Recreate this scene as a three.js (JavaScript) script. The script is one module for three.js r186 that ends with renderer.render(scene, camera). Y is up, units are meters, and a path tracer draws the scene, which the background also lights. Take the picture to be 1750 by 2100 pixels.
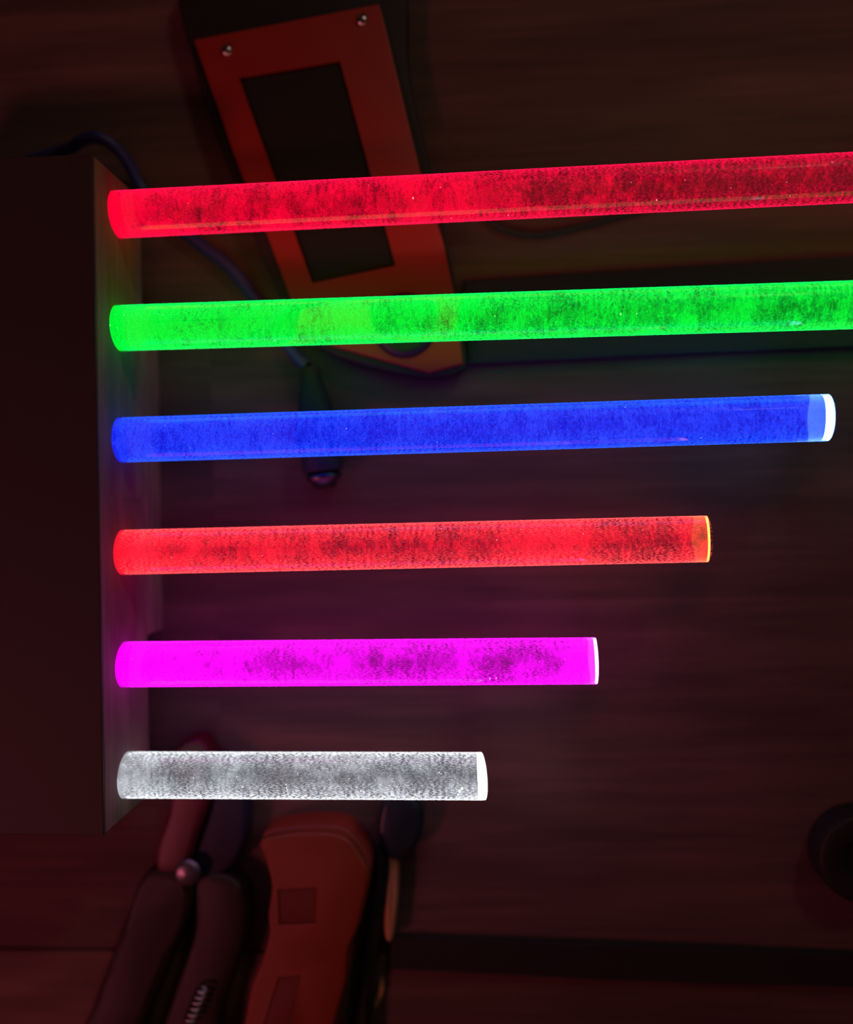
import * as THREE from 'three';
import { RoundedBoxGeometry } from 'three/addons/geometries/RoundedBoxGeometry.js';
import { mergeGeometries, toCreasedNormals } from 'three/addons/utils/BufferGeometryUtils.js';
import { RectAreaLightUniformsLib } from 'three/addons/lights/RectAreaLightUniformsLib.js';
import { Brush, Evaluator, SUBTRACTION } from 'three-bvh-csg';

RectAreaLightUniformsLib.init();
const scene = new THREE.Scene();

// ---------------------------------------------------------------- camera, background, exposure
const W = 1750, H = 2100, FOCAL = 1580;            // pixels
const BENCH_Y = 0.75;                              // top of the workbench
const ROD_Y = BENCH_Y + 0.032;                     // axes of the glowing rods above the bench
const CAM = new THREE.Vector3(0, ROD_Y + 0.2553, 0.00464);
const YAW = 0.063, PITCH = 0.011, ROLL = -0.023;
const camera = new THREE.PerspectiveCamera(2 * Math.atan(H / 2 / FOCAL) * 180 / Math.PI, W / H, 0.01, 20);
let right, down, forward;
{
  const row = (ax) => {
    let v = new THREE.Vector3(...ax);
    return v;
  };
  // rows of Rz(roll) Rx(pitch) Ry(yaw) B, where B looks straight down with +x to the right and +z down the picture
  const m = new THREE.Matrix4().makeRotationZ(ROLL).multiply(new THREE.Matrix4().makeRotationX(PITCH)).multiply(new THREE.Matrix4().makeRotationY(YAW))
    .multiply(new THREE.Matrix4().set(1, 0, 0, 0, 0, 0, 1, 0, 0, -1, 0, 0, 0, 0, 0, 1));
  const e = m.elements;
  right = row([e[0], e[4], e[8]]); down = row([e[1], e[5], e[9]]); forward = row([e[2], e[6], e[10]]);
  camera.position.copy(CAM);
  camera.quaternion.setFromRotationMatrix(new THREE.Matrix4().makeBasis(right, down.clone().negate(), forward.clone().negate()));
}
camera.focus = 0.25;
camera.userData.fStop = 2.0;
scene.background = new THREE.Color(0x000000);
const renderer = new THREE.WebGLRenderer({ antialias: true });
renderer.toneMapping = THREE.LinearToneMapping;
renderer.toneMappingExposure = 1.0;
renderer.shadowMap.enabled = true;

// the dim warm wall lamp beyond the top of the frame: its own light sits in its builder below
const LAMP_POWER = 0.15, RED_FILL_POWER = 0.31;

// ---------------------------------------------------------------- helpers
function rng(seed) { let s = seed >>> 0; return () => { s = (s + 0x6D2B79F5) >>> 0; let t = s; t = Math.imul(t ^ (t >>> 15), t | 1); t ^= t + Math.imul(t ^ (t >>> 7), t | 61); return ((t ^ (t >>> 14)) >>> 0) / 4294967296; }; }
function hash(x, y, s) { let h = Math.imul(x, 374761393) ^ Math.imul(y, 668265263) ^ Math.imul(s, 1274126177); h = Math.imul(h ^ (h >>> 13), 1274126177); return ((h ^ (h >>> 16)) >>> 0) / 4294967296; }
function noise(x, y, s) {
  const i = Math.floor(x), j = Math.floor(y), u = x - i, v = y - j, a = u * u * (3 - 2 * u), b = v * v * (3 - 2 * v);
  const p = hash(i, j, s), q = hash(i + 1, j, s), r = hash(i, j + 1, s), t = hash(i + 1, j + 1, s);
  return p + (q - p) * a + (r - p) * b + (p - q - r + t) * a * b;
}
function fbm(x, y, s, n = 4) { let v = 0, a = 0.5, t = 0; for (let k = 0; k < n; k++) { v += a * noise(x, y, s + k * 17); t += a; x *= 2.03; y *= 2.03; a *= 0.5; } return v / t; }
const clamp01 = (x) => Math.min(1, Math.max(0, x));
const smooth = (a, b, x) => { const t = clamp01((x - a) / (b - a)); return t * t * (3 - 2 * t); };

// a pixel of the photograph -> the point where its sight line meets the level y
function at(px, py, y) {
  const d = right.clone().multiplyScalar((px - W / 2) / FOCAL).addScaledVector(down, (py - H / 2) / FOCAL).add(forward);
  return CAM.clone().addScaledVector(d, (y - CAM.y) / d.y);
}
const taken = {};
function numbered(n) { const k = taken[n] = (taken[n] ?? -1) + 1; return k ? `${n}_${String(k).padStart(3, '0')}` : n; }
function thing(name, label, category, position, group) {
  const o = new THREE.Group(); o.name = numbered(name); o.position.copy(position); scene.add(o);
  o.userData = { label, category }; if (group) o.userData.group = group;
  return o;
}
function part(name, geometry, material, parent, label) {
  const m = new THREE.Mesh(geometry, material); m.name = name; m.castShadow = m.receiveShadow = true;
  if (label) m.userData.label = label;
  parent.add(m); return m;
}
function single(name, geometry, material, position, label, category, group) {
  const m = part(numbered(name), geometry, material, scene); m.position.copy(position);
  m.userData = { label, category }; if (group) m.userData.group = group;
  return m;
}
function structure(name, w, h, d, x, y, z, material) {
  const m = part(name, new THREE.BoxGeometry(w, h, d), material, scene); m.position.set(x, y, z); m.userData.kind = 'structure'; return m;
}
const std = (color, roughness = 0.6, extra = {}) => new THREE.MeshStandardMaterial({ color, roughness, ...extra });
function dataTexture(w, h, fill, srgb = true) {
  const a = new Uint8Array(w * h * 4);
  for (let y = 0; y < h; y++) for (let x = 0; x < w; x++) { const c = fill(x, y), k = (y * w + x) * 4; a[k] = c[0]; a[k + 1] = c[1]; a[k + 2] = c[2]; a[k + 3] = 255; }
  const t = new THREE.DataTexture(a, w, h, THREE.RGBAFormat); t.magFilter = THREE.LinearFilter; t.minFilter = THREE.LinearFilter;
  t.wrapS = t.wrapT = THREE.RepeatWrapping; if (srgb) t.colorSpace = THREE.SRGBColorSpace; t.needsUpdate = true; return t;
}
// a flat-lying solid whose outline is given in pixels of the photograph at the height of its top face; local origin = base
function outline(pts, yTop, origin) { return pts.map(([x, y]) => { const p = at(x, y, yTop); return new THREE.Vector2(p.x - origin.x, -(p.z - origin.z)); }); }
function smoothLoop(v, n) { const c = new THREE.CatmullRomCurve3(v.map((p) => new THREE.Vector3(p.x, p.y, 0)), true, 'centripetal'); return c.getPoints(n).slice(0, -1).map((p) => new THREE.Vector2(p.x, p.y)); }
function solid(v, thick, bevel, y0 = 0, holes = []) {
  const s = new THREE.Shape(v); for (const h of holes) s.holes.push(new THREE.Path(h));
  const g = new THREE.ExtrudeGeometry(s, { depth: thick - 2 * bevel, bevelEnabled: bevel > 0, bevelThickness: bevel, bevelSize: bevel, bevelOffset: -bevel, bevelSegments: 3, curveSegments: 12 });
  g.rotateX(-Math.PI / 2); g.translate(0, y0 + bevel, 0); return toCreasedNormals(g, 0.6);
}
function tube(points, r, n = 60, seg = 10) { return new THREE.TubeGeometry(new THREE.CatmullRomCurve3(points), n, r, seg, false); }

// ---------------------------------------------------------------- materials
function woodTexture(seed, dark, light) {
  return dataTexture(1024, 256, (x, y) => {
    const u = x / 1024, v = y / 256;
    const w = fbm(u * 5, v * 3, seed) * 3;
    const rings = 0.5 + 0.5 * Math.sin((v * 9 + w) * 6.283);
    const fibre = fbm(u * 26, v * 130, seed + 5, 3);
    const blot = fbm(u * 7, v * 4, seed + 9);
    const t = clamp01(0.15 + 0.3 * rings * blot + 0.45 * fibre + 0.5 * (blot - 0.5));
    return [0, 1, 2].map((k) => dark[k] + (light[k] - dark[k]) * t);
  });
}
const plankMaterials = [3, 21, 44].map((s) => std(0xffffff, 0.85, { map: woodTexture(s, [54, 39, 35], [114, 85, 77]) }));
const M = {
  wall: std(0x7d7468, 0.95), floor: std(0x3c342c, 0.9), ceiling: std(0x8c857a, 0.95),
  benchFrame: std(0x5a4330, 0.85),
  box: std(0x2b2620, 0.7), board: std(0xffffff, 0.8, { map: woodTexture(77, [98, 76, 70], [150, 122, 110]) }),
  black: std(0x0d0d0d, 0.7), blackMatt: std(0x11120f, 0.9), orange: std(0x8c2012, 0.55), knob: std(0x101114, 0.5),
  chrome: std(0xc8c8cc, 0.22, { metalness: 1 }), steel: std(0x555a62, 0.35, { metalness: 1 }),
  blueCable: std(0x262f70, 0.5), slate: std(0x0a1226, 0.7), darkCable: std(0x121210, 0.6),
  maroon: std(0x4a0c16, 0.5), darkGrip: std(0x18090c, 0.6), pivot: std(0x6a6470, 0.35, { metalness: 0.7 }), toolOrange: std(0x76290f, 0.6), toolPad: std(0x622016, 0.7),
  tanGlint: std(0xb08a62, 0.4), teal: std(0x1b2a30, 0.4, { metalness: 0.4 }),
};

// ---------------------------------------------------------------- the room and the bench
structure('floor', 3.2, 0.1, 3.0, 0, -0.05, 0.7, M.floor);
structure('ceiling', 3.2, 0.1, 3.0, 0, 2.45, 0.7, M.ceiling);
structure('wall_back', 3.2, 2.4, 0.1, 0, 1.2, -0.75, M.wall);
structure('wall_front', 3.2, 2.4, 0.1, 0, 1.2, 2.15, M.wall);
structure('wall_left', 0.1, 2.4, 2.8, -1.55, 1.2, 0.7, M.wall);
structure('wall_right', 0.1, 2.4, 2.8, 1.55, 1.2, 0.7, M.wall);

{
  const bench = thing('workbench', 'brown wooden plank workbench under all the tools and the glowing rods', 'workbench', new THREE.Vector3(0, 0, 0));
  const gap = 0.0008, thick = 0.03;
  const joints = [-2600, -1700, -600, 650, 1965, 3100, 4300].map((y) => at(1400, y, BENCH_Y).z);   // joints between the planks
  for (let k = 0; k + 1 < joints.length; k++) {
    const pw = joints[k + 1] - joints[k], plank = new RoundedBoxGeometry(1.7, thick, pw - gap, 2, 0.0008), uv = plank.attributes.uv, pos = plank.attributes.position;
    for (let i = 0; i < uv.count; i++) uv.setXY(i, pos.getX(i) / 0.9 + 0.37 * k, (pos.getZ(i) + pos.getY(i)) / 0.24);
    const p = part(k ? `plank_${String(k).padStart(3, '0')}` : 'plank', plank, plankMaterials[k % 3], bench);
    p.position.set(0, BENCH_Y - thick / 2, (joints[k] + joints[k + 1]) / 2);
  }
  const zc = (joints[0] + joints[6]) / 2, hz = (joints[6] - joints[0]) / 2 - 0.06;
  for (const [x, z] of [[-0.78, zc - hz], [0.78, zc - hz], [-0.78, zc + hz], [0.78, zc + hz]]) { const l = part('leg', new RoundedBoxGeometry(0.07, BENCH_Y - thick, 0.07, 2, 0.004), M.benchFrame, bench); l.position.set(x, (BENCH_Y - thick) / 2, z); }
  for (const z of [zc - hz, zc + hz]) { const a = part('apron', new RoundedBoxGeometry(1.5, 0.09, 0.03, 2, 0.003), M.benchFrame, bench); a.position.set(0, BENCH_Y - thick - 0.045, z); }
}

// ---------------------------------------------------------------- the box that holds the rods
const FACE_A = at(243, 440, ROD_Y), FACE_B = at(262, 1589, ROD_Y);       // along the bored face, at the rods' axes
const faceDir = FACE_B.clone().sub(FACE_A).normalize();                  // runs down the picture
const outDir = new THREE.Vector3(faceDir.z, 0, -faceDir.x);              // out of the face, along the rods
const boxTurn = Math.atan2(-outDir.z, outDir.x);
const ROD_R = 0.0075, TOP = 0.0175, LOW = 0.018, HOLE = 0.0079;
const onFace = (t, y) => FACE_A.clone().addScaledVector(faceDir, t).setY(y);
const rods = [
  { base: [243, 440], end: [2190, 342.5] }, { base: [247, 673], end: [1965, 618.5] }, { base: [252, 902.3], end: [1697, 856.5] },
  { base: [255, 1132.5], end: [1451, 1105] }, { base: [259, 1362.3], end: [1223, 1355] }, { base: [262, 1589], end: [991, 1591.5] },
];
const alongFace = (px, py, y) => at(px, py, y).sub(FACE_A).setY(0).dot(faceDir);
{
  const tA = alongFace(187, 315, ROD_Y + TOP), tB = alongFace(215, 1715, ROD_Y + TOP), len = tB - tA, mid = (tA + tB) / 2;
  const box = thing('rod_holder_box', 'long dark wooden box with a bored side board holding the glowing rods', 'box', onFace(mid, BENCH_Y));
  box.rotation.y = boxTurn;                                               // local +x out of the face, +z down the picture
  const yc = ROD_Y - BENCH_Y, deep = 0.085, skin = 0.0012, h = TOP + LOW - skin;
  const ev = new Evaluator(); ev.attributes = ['position', 'normal', 'uv']; ev.useGroups = false;
  const bg = new RoundedBoxGeometry(0.009, h, len, 2, 0.0008); bg.clearGroups(); bg.translate(-0.0045, yc + TOP - skin - h / 2, 0);
  let board = new Brush(bg); board.updateMatrixWorld();
  for (const r of rods) {
    const t = alongFace(...r.base, ROD_Y) - mid, cg = new THREE.CylinderGeometry(HOLE, HOLE, 0.02, 40); cg.clearGroups(); cg.rotateZ(Math.PI / 2); cg.translate(-0.0045, yc, t);
    const c = new Brush(cg); c.updateMatrixWorld();
    board = ev.evaluate(board, c, SUBTRACTION);
  }
  const g = board.geometry, p = g.attributes.position, u = g.attributes.uv;
  for (let i = 0; i < p.count; i++) u.setXY(i, p.getZ(i) / 0.3, p.getY(i) / 0.09);
  part('bored_board', g, M.board, box, 'pale wooden board with six round holes');
  const body = part('body', new RoundedBoxGeometry(deep - 0.0095, h, len, 2, 0.001), M.box, box); body.position.set(-0.0095 - (deep - 0.0095) / 2, yc + TOP - skin - h / 2, 0);
  const cover = part('cover_panel', new RoundedBoxGeometry(deep, skin, len, 1, 0.0004), M.box, box); cover.position.set(-deep / 2, yc + TOP - skin / 2, 0);
  const foot = BENCH_Y; const fh = ROD_Y - LOW - foot, f0 = alongFace(308, 640, foot) - mid, f1 = alongFace(328, 1290, foot) - mid;
  const batten = part('batten', new RoundedBoxGeometry(0.03, fh, f1 - f0, 2, 0.0008), M.board, box); batten.position.set(-0.015, fh / 2, (f0 + f1) / 2);
  const rest = part('rear_batten', new RoundedBoxGeometry(0.02, fh, len * 0.9, 2, 0.0008), M.box, box); rest.position.set(-deep + 0.012, fh / 2, 0);
}

// ---------------------------------------------------------------- the glowing rods
// Clear acrylic rods with a coloured LED under each: scuffs, fingermarks and the light's fade along the rod are painted in their emission.
const looks = [
  { dark: [96, 0, 16], bright: [232, 0, 44], speck: [1.1, 0.004, 0.07], end: [3, 0.2, 0.3], seed: 11, finHeight: 0.000062, cut: 0, specks: [[389, 421, 1], [848, 409, 2.6], [1349, 407, 2], [1293, 378, 1], [1403, 373, 1], [1498, 387, 1], [1612, 376, 1], [1626, 397, 1], [1704, 336, 1.2], [904, 388, 1.2], [1044, 437, 1.6], [757, 383, 1], [925, 446, 1.2]], fine: 0.7, scuffFade: [[0, 1], [0.06, 0.9], [0.1, 0.45], [0.2, 0.62], [0.3, 0.5], [0.37, 0.72], [0.45, 0.4], [0.6, 0.2], [0.8, 0.18], [1, 0.3]] },
  { dark: [0, 100, 10], bright: [0, 228, 44], speck: [0.0, 1.0, 0.12], end: [0.3, 3, 0.5], seed: 23, finHeight: 0.000066, cut: 0, specks: [[257, 648, 1.4], [230, 669, 1.6], [245, 674, 1], [337, 648, 1], [560, 695, 1.6], [1272, 646, 2.4], [1305, 645, 1.4], [891, 618, 1.1], [1015, 650, 1.4]], fine: 0.75, scuffFade: [[0, 1], [0.1, 0.75], [0.25, 0.72], [0.35, 0.8], [0.5, 0.52], [0.7, 0.6], [0.9, 0.5], [1, 0.5]] },
  { dark: [4, 10, 205], bright: [40, 60, 255], speck: [0.01, 0.12, 1.3], end: [1.1, 2.8, 5], seed: 37, finHeight: 0.000055, cut: -7, specks: [[340, 873, 1], [391, 919, 1], [562, 890, 1], [712, 880, 1.4], [1283, 835, 1.4], [897, 907, 1], [1440, 897, 1.3]], fine: 1.2, scuffFade: [[0, 0.6], [0.1, 0.5], [0.4, 0.45], [0.7, 0.4], [1, 0.45]] },
  { dark: [112, 0, 24], bright: [245, 22, 46], speck: [1.25, 0.1, 0.11], end: [3.2, 1.0, 0.12], seed: 41, finHeight: 0.000075, cut: -10, specks: [[905, 1085, 1.4], [945, 1092, 1], [1019, 1107, 1.4], [1069, 1086, 1.2], [540, 1139, 1.2], [355, 1143, 1.2], [1196, 1094, 1]], fine: 0.65, scuffFade: [[0, 1], [0.1, 0.9], [0.2, 0.62], [0.45, 0.45], [0.6, 0.42], [0.7, 0.85], [0.8, 0.8], [0.88, 0.25], [0.95, 0.55], [1, 1]] },
  { dark: [128, 0, 120], bright: [255, 0, 255], speck: [1.6, 0.01, 1.6], end: [4, 1.0, 4], seed: 53, finHeight: 0.000085, cut: -3, specks: [[1001, 1340, 1.2], [1001, 1356, 1], [1005, 1391, 2.4], [1018, 1390, 2.2], [1158, 1350, 1], [1106, 1355, 1], [273, 1350, 0.8]], fine: 0.4, scuffFade: [[0, 1], [0.1, 0.95], [0.2, 0.75], [0.35, 0.6], [0.5, 0.5], [0.65, 0.42], [0.75, 0.5], [0.85, 0.3], [0.93, 0.45], [1, 0.9]] },
  { dark: [84, 88, 94], bright: [170, 174, 182], speck: [1.05, 1.08, 1.15], end: [3.4, 3.4, 3.4], seed: 67, finHeight: 0.000065, cut: 11, specks: [[400, 1593, 1.2], [500, 1611, 1.3], [536, 1564, 1], [488, 1590, 1], [436, 1601, 1], [612, 1585, 1], [901, 1583, 1.4], [905, 1585, 1.2], [718, 1594, 1], [590, 1612, 1.4], [589, 1606, 1.3], [591, 1617, 1.3], [741, 1620, 1.6], [748, 1622, 1.8], [943, 1620, 4], [948, 1614, 3.5], [940, 1628, 3]], fine: 0.5, scuffFade: [[0, 0.9], [0.06, 0.5], [0.3, 0.35], [0.5, 0.3], [0.7, 0.4], [0.9, 0.3], [1, 0.5]] },
];
const rodLabels = [
  'longest clear rod glowing crimson red, first in the box above the orange meter',
  'clear rod glowing green, between the crimson rod and the blue rod',
  'clear rod glowing deep blue with a bright cyan end',
  'clear rod glowing coral red with a yellow end, between the blue and magenta rods',
  'clear rod glowing magenta, between the coral red and the white rod',
  'shortest clear rod glowing white, next to the magenta rod',
];
const lin = (c) => { c /= 255; return c <= 0.04045 ? c / 12.92 : Math.pow((c + 0.055) / 1.055, 2.4); };
const unlin = (c) => Math.round(255 * clamp01(c <= 0.0031308 ? c * 12.92 : 1.055 * Math.pow(c, 1 / 2.4) - 0.055));
function scuffFadeAt(list, x) { for (let k = 1; k < list.length; k++) if (x <= list[k][0]) { const a = list[k - 1], b = list[k]; return a[1] + (b[1] - a[1]) * (x - a[0]) / (b[0] - a[0]); } return list[list.length - 1][1]; }  // scuff density along the rod, with the light's fade from base to end painted in
function skinTexture(L, len) {
  const TW = Math.min(2048, Math.round(len / 0.00011)), TH = 448, R = rng(L.seed), v = new Float32Array(TW * TH);
  const mm = len * 1000;
  for (let y = 0; y < TH; y++) for (let x = 0; x < TW; x++) {
    const X = x / TW * mm, Y = y / TH * 47;
    const d = scuffFadeAt(L.scuffFade, x / TW + 0.16 * (fbm(X * 0.12, Y * 0.16, L.seed + 3, 3) - 0.5));
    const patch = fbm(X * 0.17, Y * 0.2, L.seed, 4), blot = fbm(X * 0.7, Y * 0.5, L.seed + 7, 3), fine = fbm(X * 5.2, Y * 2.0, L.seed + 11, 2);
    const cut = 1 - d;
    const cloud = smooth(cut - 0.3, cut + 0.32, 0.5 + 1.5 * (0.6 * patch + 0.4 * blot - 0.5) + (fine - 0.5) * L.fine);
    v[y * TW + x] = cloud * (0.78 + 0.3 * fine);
  }
  const n = Math.round(mm * 9);                          // short scratches, most of them round the rod
  for (let k = 0; k < n; k++) {
    const x0 = R() * TW, y0 = R() * TH, keep = scuffFadeAt(L.scuffFade, x0 / TW), l = (3 + 22 * R() * R()), a = (0.06 + 0.4 * R() * R() * R()) * (0.4 + keep), tilt = (R() - 0.5) * 0.5;
    for (let s = 0; s < l; s++) { const x = Math.round(x0 + tilt * s * 0.4), y = (Math.round(y0 + s)) % TH; if (x >= 0 && x < TW) v[y * TW + x] += a; }
  }
  const D = L.dark.map(lin), B = L.bright.map(lin);
  const texture = dataTexture(TW, TH, (x, y) => { const t = Math.min(1.4, v[y * TW + x]); return [0, 1, 2].map((k) => unlin(0.58 * (D[k] + (B[k] * 1.15 - D[k]) * t))); });
  return texture;
}
const speckGlow = looks.map((L) => new THREE.MeshStandardMaterial({ color: 0xffffff, roughness: 0.5, emissive: new THREE.Color().setRGB(...L.speck.map((c) => 1.2 * c + 0.35)), emissiveIntensity: 1 }));
rods.forEach((r, i) => {
  const L = looks[i], a = at(...r.base, ROD_Y), b = at(...r.end, ROD_Y), dir = b.clone().sub(a), len = dir.length();
  dir.normalize();
  const rod = thing('light_rod', rodLabels[i], 'light rod', a, 'glowing rods standing out of the box');
  rod.rotation.y = Math.atan2(-dir.z, dir.x);
  const inset = 0.0075, total = len + inset, cut = Math.tan((L.cut ?? 0) * Math.PI / 180);
  const slant = (g, from) => { const p = g.attributes.position; for (let k = 0; k < p.count; k++) if (p.getX(k) > from) p.setX(k, p.getX(k) + cut * p.getY(k)); return g; };
  const skin = new THREE.CylinderGeometry(ROD_R, ROD_R, total, 96, 1, true); skin.rotateZ(-Math.PI / 2); skin.translate(total / 2 - inset, 0, 0);
  { const p = skin.attributes.position, u = skin.attributes.uv; for (let k = 0; k < p.count; k++) { const w = u.getX(k); u.setXY(k, (p.getX(k) + inset) / total, w); } }
  const caps = [-inset, len].map((x, k) => { const c = new THREE.CircleGeometry(ROD_R, 96); c.rotateY(k ? Math.PI / 2 : -Math.PI / 2); c.translate(x, 0, 0); const u = c.attributes.uv; for (let q = 0; q < u.count; q++) u.setXY(q, k ? 0.995 : 0.005, 0.5); return c; });
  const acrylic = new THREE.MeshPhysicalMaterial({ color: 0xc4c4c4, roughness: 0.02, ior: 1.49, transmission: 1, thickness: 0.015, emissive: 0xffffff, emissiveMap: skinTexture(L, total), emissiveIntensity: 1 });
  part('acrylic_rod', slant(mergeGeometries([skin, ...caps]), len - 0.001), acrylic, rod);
  // the sawn end, frosted, glows brightest
  const end = new THREE.CylinderGeometry(ROD_R * 0.985, ROD_R * 0.985, 0.0002, 64); end.rotateZ(Math.PI / 2); end.translate(len - 0.0003, 0, 0);
  slant(end, 0);
  part('sawn_end_glow', end, new THREE.MeshStandardMaterial({ color: 0xdddddd, roughness: 0.9, emissive: new THREE.Color().setRGB(...L.end), emissiveIntensity: 1.8 }), rod, 'bright frosted sawn end');
  // thin glowing fins added on the skin to make the rod's rims bright
  const R = rng(500 + i), gm = new THREE.MeshStandardMaterial({ color: 0x303030, roughness: 0.8, side: THREE.DoubleSide, emissive: new THREE.Color().setRGB(...L.speck), emissiveIntensity: 1.4 });
  const P = [], N = [], I = [], ring = 150;
  for (let f = 0; f < ring; f++) for (let x = 0.0004 + R() * 0.002; x < len - 0.0008;) {
    const l = Math.min(0.0004 + 0.0016 * R(), len - 0.0003 - x), t = (f + 0.8 * (R() - 0.5)) / ring * Math.PI * 2, t2 = t + (R() - 0.5) * 0.05, r0 = ROD_R - 0.00003, r1 = ROD_R + L.finHeight * (0.5 + 0.8 * R());
    const k = P.length / 3;
    for (const [X, T, r] of [[x, t, r0], [x + l, t2, r0], [x + l * 0.85, t2, r1], [x + l * 0.15, t, r1]]) { P.push(X, Math.cos(T) * r, Math.sin(T) * r); N.push(0, -Math.sin(T), Math.cos(T)); }
    I.push(k, k + 1, k + 2, k, k + 2, k + 3);
    x += l + 0.0003 + 0.0008 * R();
  }
  const bg = new THREE.BufferGeometry(); bg.setAttribute('position', new THREE.Float32BufferAttribute(P, 3)); bg.setAttribute('normal', new THREE.Float32BufferAttribute(N, 3)); bg.setIndex(I);
  part('rim_glow_fins', bg, gm, rod, 'fine glowing fins added along the rod to brighten its rims').userData.kind = 'stuff';
  // single bright specks set on the skin
  for (const [px, py, s] of L.specks) {
    const p = at(px, py, ROD_Y + ROD_R * 0.8), q = new THREE.Vector3(p.x - a.x, 0, p.z - a.z), x = q.dot(dir), side = new THREE.Vector3(-dir.z, 0, dir.x), z = Math.max(-0.97, Math.min(0.97, q.dot(side) / ROD_R)) * ROD_R;
    const g = new THREE.OctahedronGeometry(1, 1); g.scale(0.0001 * s, 0.0001 * s, 0.00015 * s); g.translate(x, Math.sqrt(ROD_R * ROD_R - z * z), z);
    part('bright_speck', g, speckGlow[i], rod, 'tiny bright speck');
  }
  // the strip of light that the rod throws on the bench
  const c = new THREE.Color().setRGB(...L.speck), light = new THREE.RectAreaLight(c, 0.05, 0.012, len);
  light.position.set(len / 2, -ROD_R - 0.0006, 0); light.rotation.set(-Math.PI / 2, 0, Math.PI / 2); light.castShadow = true;
  light.name = 'rod_light'; rod.add(light);
});

// ---------------------------------------------------------------- the orange fronted meter
{
  const yTop = BENCH_Y + 0.01, o = at(660, 350, BENCH_Y);
  const meter = thing('meter', 'black meter with an orange faceplate and a large dark window', 'meter', o);
  const body = outline([[372, -60], [800, -110], [840, 150], [905, 440], [952, 690], [954, 752], [880, 772], [655, 712], [590, 640], [480, 380], [398, 140]], yTop, o);
  part('housing', solid(smoothLoop(body, 60), 0.0085, 0.0012), M.black, meter);
  const face = outline([[398, 82], [778, 8], [792, 60], [862, 350], [908, 490], [934, 610], [950, 745], [880, 764], [690, 712], [628, 690], [596, 612], [547, 480], [490, 345]], yTop, o);
  const win = outline([[487, 158], [700, 122], [762, 350], [816, 548], [639, 585], [562, 370]], yTop, o);
  part('faceplate', solid(face, 0.0025, 0.0006, 0.0078, [win]), M.orange, meter, 'orange plastic faceplate');
  part('window', solid(outline([[492, 162], [696, 127], [758, 350], [811, 545], [642, 580], [566, 370]], yTop, o), 0.001, 0.0002, 0.0083), M.blackMatt, meter, 'dark window');
  for (const [x, y] of [[465, 104], [742, 42]]) {
    const p = at(x, y, yTop).sub(o), s = part('screw', new THREE.LatheGeometry([[0, 0.0013], [0.0011, 0.0012], [0.0019, 0.0007], [0.0021, 0]].map((q) => new THREE.Vector2(...q)).reverse(), 20), M.chrome, meter, 'small round-headed screw');
    s.position.set(p.x, 0.0103, p.z);
    const slot = part('slot', new THREE.BoxGeometry(0.003, 0.0004, 0.0004), M.black, s); slot.position.y = 0.0012; slot.rotation.y = 0.7;
  }
  const kp = at(830, 668, yTop).sub(o), knob = part('knob', new THREE.LatheGeometry([[0, 0.003], [0.009, 0.003], [0.0112, 0.0022], [0.0118, 0]].map((q) => new THREE.Vector2(...q)).reverse(), 36), M.knob, meter, 'round black knob');
  knob.position.set(kp.x, 0.0103, kp.z);
}

// ---------------------------------------------------------------- loose things on the bench
{ // blue cable over the end of the box
  const pts = [[60, 330, 0.004], [120, 312, 0.006], [150, 300, 0.01], [168, 288, 0.013], [196, 281, 0.014], [230, 297, 0.012], [258, 326, 0.008], [282, 372, 0.004], [310, 415, 0.0026], [350, 455, 0.0024], [405, 497, 0.0024], [470, 548, 0.0024], [545, 640, 0.0024], [600, 720, 0.004], [630, 752, 0.006]].map(([x, y, h]) => at(x, y, BENCH_Y + h).setY(BENCH_Y + h));
  const o = pts[9].clone().setY(BENCH_Y);
  single('cable', tube(pts.map((p) => p.sub(o)), 0.0022, 120), M.blueCable, o, 'thin blue cable curving out past the corner of the dark box', 'cable');
}
{ // the plug at its end
  const a = at(636, 752, BENCH_Y + 0.007), b = at(668, 1000, BENCH_Y + 0.007), l = a.distanceTo(b), o = a.clone().setY(BENCH_Y);
  const plug = thing('plug', 'dark plug with a pale collar behind the blue rod, at the blue cable end', 'plug', o);
  plug.rotation.y = Math.atan2(-(b.z - a.z), b.x - a.x);
  const lathe = (prof) => { const g = new THREE.LatheGeometry(prof.map((q) => new THREE.Vector2(...q)), 28); g.rotateZ(-Math.PI / 2); g.translate(0, 0.0075, 0); return g; };
  part('grip', lathe([[0.0005, 0], [0.0035, 0.0005], [0.004, 0.006], [0.0058, 0.012], [0.0073, 0.022], [0.0075, l * 0.86], [0.006, l * 0.87], [0.0005, l * 0.87]]), M.slate, plug);
  part('collar', lathe([[0.0005, l * 0.87], [0.0062, l * 0.871], [0.0064, l * 0.93], [0.005, l * 0.94], [0.004, l], [0.0005, l]]), M.steel, plug, 'metal collar');
}
{ // black wire under the crimson rod
  const pts = [[985, 425], [1000, 448], [1024, 466], [1060, 477], [1100, 481], [1150, 474], [1210, 460], [1268, 444], [1330, 425], [1400, 405]].map(([x, y]) => at(x, y, BENCH_Y + 0.0012));
  const o = pts[4].clone().setY(BENCH_Y); single('wire', tube(pts.map((p) => p.sub(o)), 0.0011, 70, 8), M.darkCable, o, 'thin black wire sagging behind the crimson rod', 'wire');
}
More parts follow.
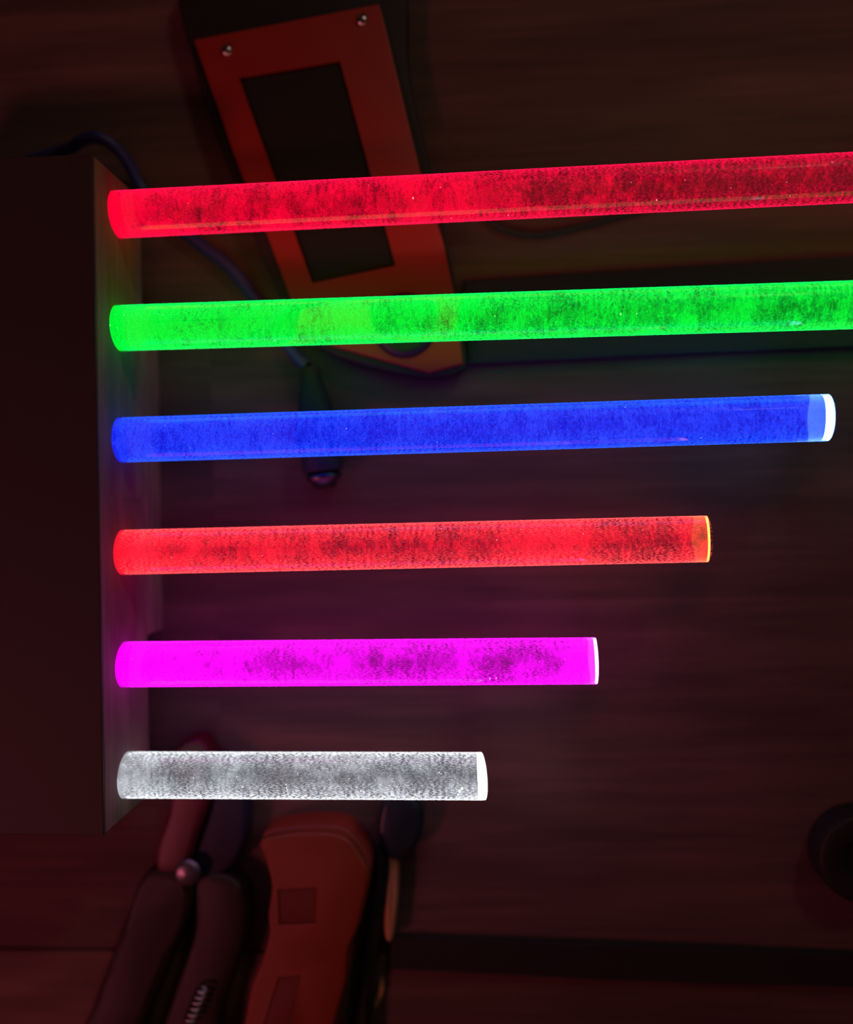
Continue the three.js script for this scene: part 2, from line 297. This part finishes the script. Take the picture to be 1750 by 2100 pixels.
{ // dark flat bars
  const bar = (pts, h, label, mat) => { const y = BENCH_Y + h, c = pts.reduce((s, p) => [s[0] + p[0] / pts.length, s[1] + p[1] / pts.length], [0, 0]), o = at(...c, BENCH_Y); single('flat_bar', solid(outline(pts, y, o), h, 0.0006), mat, o, label, 'bar', 'dark flat bars on the bench'); };
  bar([[950, 574], [1360, 547], [1900, 515], [1900, 705], [1380, 727], [960, 747]], 0.004, 'dark blue flat bar lying on the bench behind the green rod', M.slate);
  bar([[800, 1922], [1250, 1938], [1900, 1965], [1900, 2030], [1250, 2012], [800, 1988]], 0.003, 'black flat bar lying on the bench beyond the pliers', M.blackMatt);
}
{ // black round cap cut off by the frame
  const p = at(1745, 1735, BENCH_Y), g = new THREE.LatheGeometry([[0.0005, 0], [0.0145, 0], [0.016, 0.0012], [0.0158, 0.01], [0.0145, 0.0115], [0.008, 0.0115], [0.007, 0.009], [0.0005, 0.009]].map((q) => new THREE.Vector2(...q)), 40);
  single('round_cap', g, M.black, p, 'black round plastic cap lying alone on the bare planks', 'cap');
}
{ // red handled cutters
  const y = BENCH_Y + 0.014, o = at(350, 1850, BENCH_Y);
  const cut = thing('cutters', 'dark red handled cutters with a bright pivot, beside the dark box', 'cutters', o);
  part('jaw', solid(smoothLoop(outline([[352, 1545], [400, 1520], [428, 1560], [425, 1640], [400, 1720], [372, 1790], [322, 1800], [312, 1760], [340, 1660]], y, o), 40), 0.012, 0.002), M.maroon, cut, 'dark red upper arm');
  part('counter_jaw', solid(smoothLoop(outline([[432, 1560], [480, 1590], [500, 1680], [488, 1760], [440, 1810], [385, 1805], [400, 1740], [428, 1650]], y, o), 40), 0.010, 0.002), M.slate, cut, 'dark steel jaw');
  part('handle', solid(smoothLoop(outline([[300, 1792], [372, 1800], [392, 1840], [350, 1960], [300, 2080], [250, 2200], [130, 2200], [178, 2085], [248, 1900]], y, o), 50), 0.013, 0.003), M.darkGrip, cut);
  part('handle', solid(smoothLoop(outline([[398, 1812], [460, 1805], [500, 1850], [490, 1960], [450, 2080], [420, 2200], [310, 2200], [345, 2060], [390, 1920]], y, o), 50), 0.011, 0.003), M.darkGrip, cut);
  const pp = at(384, 1790, y).sub(o), pv = part('pivot', new THREE.LatheGeometry([[0, 0.0022], [0.003, 0.002], [0.0045, 0.001], [0.005, 0]].map((q) => new THREE.Vector2(...q)).reverse(), 28), M.pivot, cut, 'bright metal pivot'); pv.position.set(pp.x, 0.0138, pp.z);
  const sp = at(402, 2062, y).sub(o), pts = []; for (let k = 0; k <= 60; k++) { const t = k / 60 * 12 * Math.PI; pts.push(new THREE.Vector3(0.0022 * Math.cos(t), 0.0022 * Math.sin(t), (k / 60 - 0.5) * 0.014)); }
  const spring = part('spring', tube(pts, 0.0005, 160, 6), M.chrome, cut, 'small coil spring'); spring.position.set(sp.x, 0.0135, sp.z); spring.rotation.y = -0.4;
}
{ // orange utility tool
  const y = BENCH_Y + 0.018, o = at(630, 1900, BENCH_Y);
  const tool = thing('utility_knife', 'orange plastic knife handle with sunken grip pads, below the white rod', 'knife', o);
  const edge = smoothLoop(outline([[532, 1724], [585, 1708], [650, 1704], [705, 1712], [740, 1750], [757, 1788], [746, 1857], [734, 1908], [717, 1945], [713, 2000], [703, 2045], [688, 2100], [660, 2220], [470, 2220], [500, 2100], [514, 2028], [537, 1968], [552, 1908], [549, 1880], [556, 1815], [545, 1765]], y, o), 90);
  const padA = [[563, 1816], [658, 1812], [655, 1898], [566, 1902]], padB = [[566, 1996], [626, 1992], [604, 2095], [570, 2190], [512, 2190], [540, 2080]];
  const shrink = (p, f) => { const c = p.reduce((s, q) => [s[0] + q[0] / p.length, s[1] + q[1] / p.length], [0, 0]); return p.map((q) => [c[0] + (q[0] - c[0]) * f, c[1] + (q[1] - c[1]) * f]); };
  part('lower_shell', solid(edge, 0.0135, 0.001), M.toolOrange, tool);
  part('upper_shell', solid(edge.map((v) => v.clone().multiplyScalar(0.985)), 0.005, 0.0012, 0.0133, [outline(padA, y, o), outline(padB, y, o)]), M.toolOrange, tool);
  part('grip_pad', solid(outline(shrink(padA, 0.9), y, o), 0.0044, 0.0005, 0.0134), M.toolPad, tool, 'sunken grip pad');
  part('grip_pad', solid(outline(shrink(padB, 0.93), y, o), 0.0044, 0.0005, 0.0134), M.toolPad, tool, 'sunken grip pad');
}
{ // slim pliers with a highlight painted as one tan handle
  const y = BENCH_Y + 0.011, o = at(800, 1800, BENCH_Y);
  const pl = thing('pliers', 'slim dark pliers with a tan highlight painted on one handle, beside the orange knife', 'pliers', o);
  part('head', solid(smoothLoop(outline([[800, 1630], [850, 1640], [868, 1690], [850, 1745], [815, 1770], [782, 1745], [776, 1680]], y, o), 40), 0.01, 0.002), M.teal, pl, 'dark steel head');
  part('handle', solid(smoothLoop(outline([[797, 1738], [812, 1742], [816, 1800], [812, 1870], [800, 1945], [789, 1940], [788, 1850], [794, 1790]], y, o), 40), 0.008, 0.002), M.tanGlint, pl, 'handle coloured tan as its highlight');
  part('handle', solid(smoothLoop(outline([[775, 1735], [795, 1770], [788, 1850], [775, 1950], [755, 2080], [745, 2200], [715, 2200], [728, 2080], [745, 1940], [765, 1830]], y, o), 50), 0.008, 0.002), M.black, pl, 'black handle');
}
{ // short tan sliver that paints a highlight below the pliers
  const pts = [[781, 2008], [787, 2030], [780, 2052], [770, 2070], [766, 2062], [774, 2036]], o = at(777, 2040, BENCH_Y);
  single('glint_sliver', solid(smoothLoop(outline(pts, BENCH_Y + 0.003, o), 30), 0.003, 0.0006), M.tanGlint, o, 'small tan splinter of wood near the pliers\' black handle', 'glint');
}

// ---------------------------------------------------------------- the wall lamp above the bench, beyond the frame
{
  const p = new THREE.Vector3(0.35, 1.25, -0.7), lamp = thing('wall_lamp', 'small warm globe lamp on the wall above the bench', 'lamp', p);
  const plate = part('wall_plate', new THREE.CylinderGeometry(0.05, 0.05, 0.015, 32), M.chrome, lamp); plate.rotation.x = Math.PI / 2; plate.position.z = 0.0075;
  const arm = part('arm', new THREE.CylinderGeometry(0.008, 0.008, 0.09, 16), M.chrome, lamp); arm.rotation.x = Math.PI / 2; arm.position.z = 0.055;
  const globe = part('light_globe', new THREE.SphereGeometry(0.05, 32, 20), new THREE.MeshStandardMaterial({ color: 0xffe2b8, roughness: 0.6, emissive: new THREE.Color().setRGB(1, 0.74, 0.54), emissiveIntensity: 0.3 }), lamp); globe.position.z = 0.145;
  const l = new THREE.PointLight(new THREE.Color().setRGB(1, 0.74, 0.54), LAMP_POWER, 0, 2); l.position.z = 0.145; l.shadow.radius = 2.4; l.castShadow = true; l.name = 'lamp_light'; lamp.add(l);
}

// unseen red fill lamp left of the frame, added to tint the bench
{
  const p = new THREE.Vector3(-0.46, BENCH_Y, 0.29), lamp = thing('added_red_lamp', 'added red globe lamp out of view, tinting the bench past the dark box', 'lamp', p);
  part('base', new THREE.LatheGeometry([[0.0005, 0], [0.06, 0], [0.06, 0.008], [0.02, 0.014], [0.008, 0.02], [0.008, 0.42], [0.0005, 0.42]].map((q) => new THREE.Vector2(...q)), 32), M.black, lamp);
  const globe = part('light_globe', new THREE.SphereGeometry(0.05, 32, 20), new THREE.MeshStandardMaterial({ color: 0xff8080, roughness: 0.6, emissive: new THREE.Color().setRGB(1, 0.17, 0.24), emissiveIntensity: 0.3 }), lamp); globe.position.y = 0.465;
  const l = new THREE.PointLight(new THREE.Color().setRGB(1, 0.17, 0.24), RED_FILL_POWER, 0, 2); l.position.y = 0.465; l.shadow.radius = 2.4; l.castShadow = true; l.name = 'lamp_light'; lamp.add(l);
}

renderer.render(scene, camera);
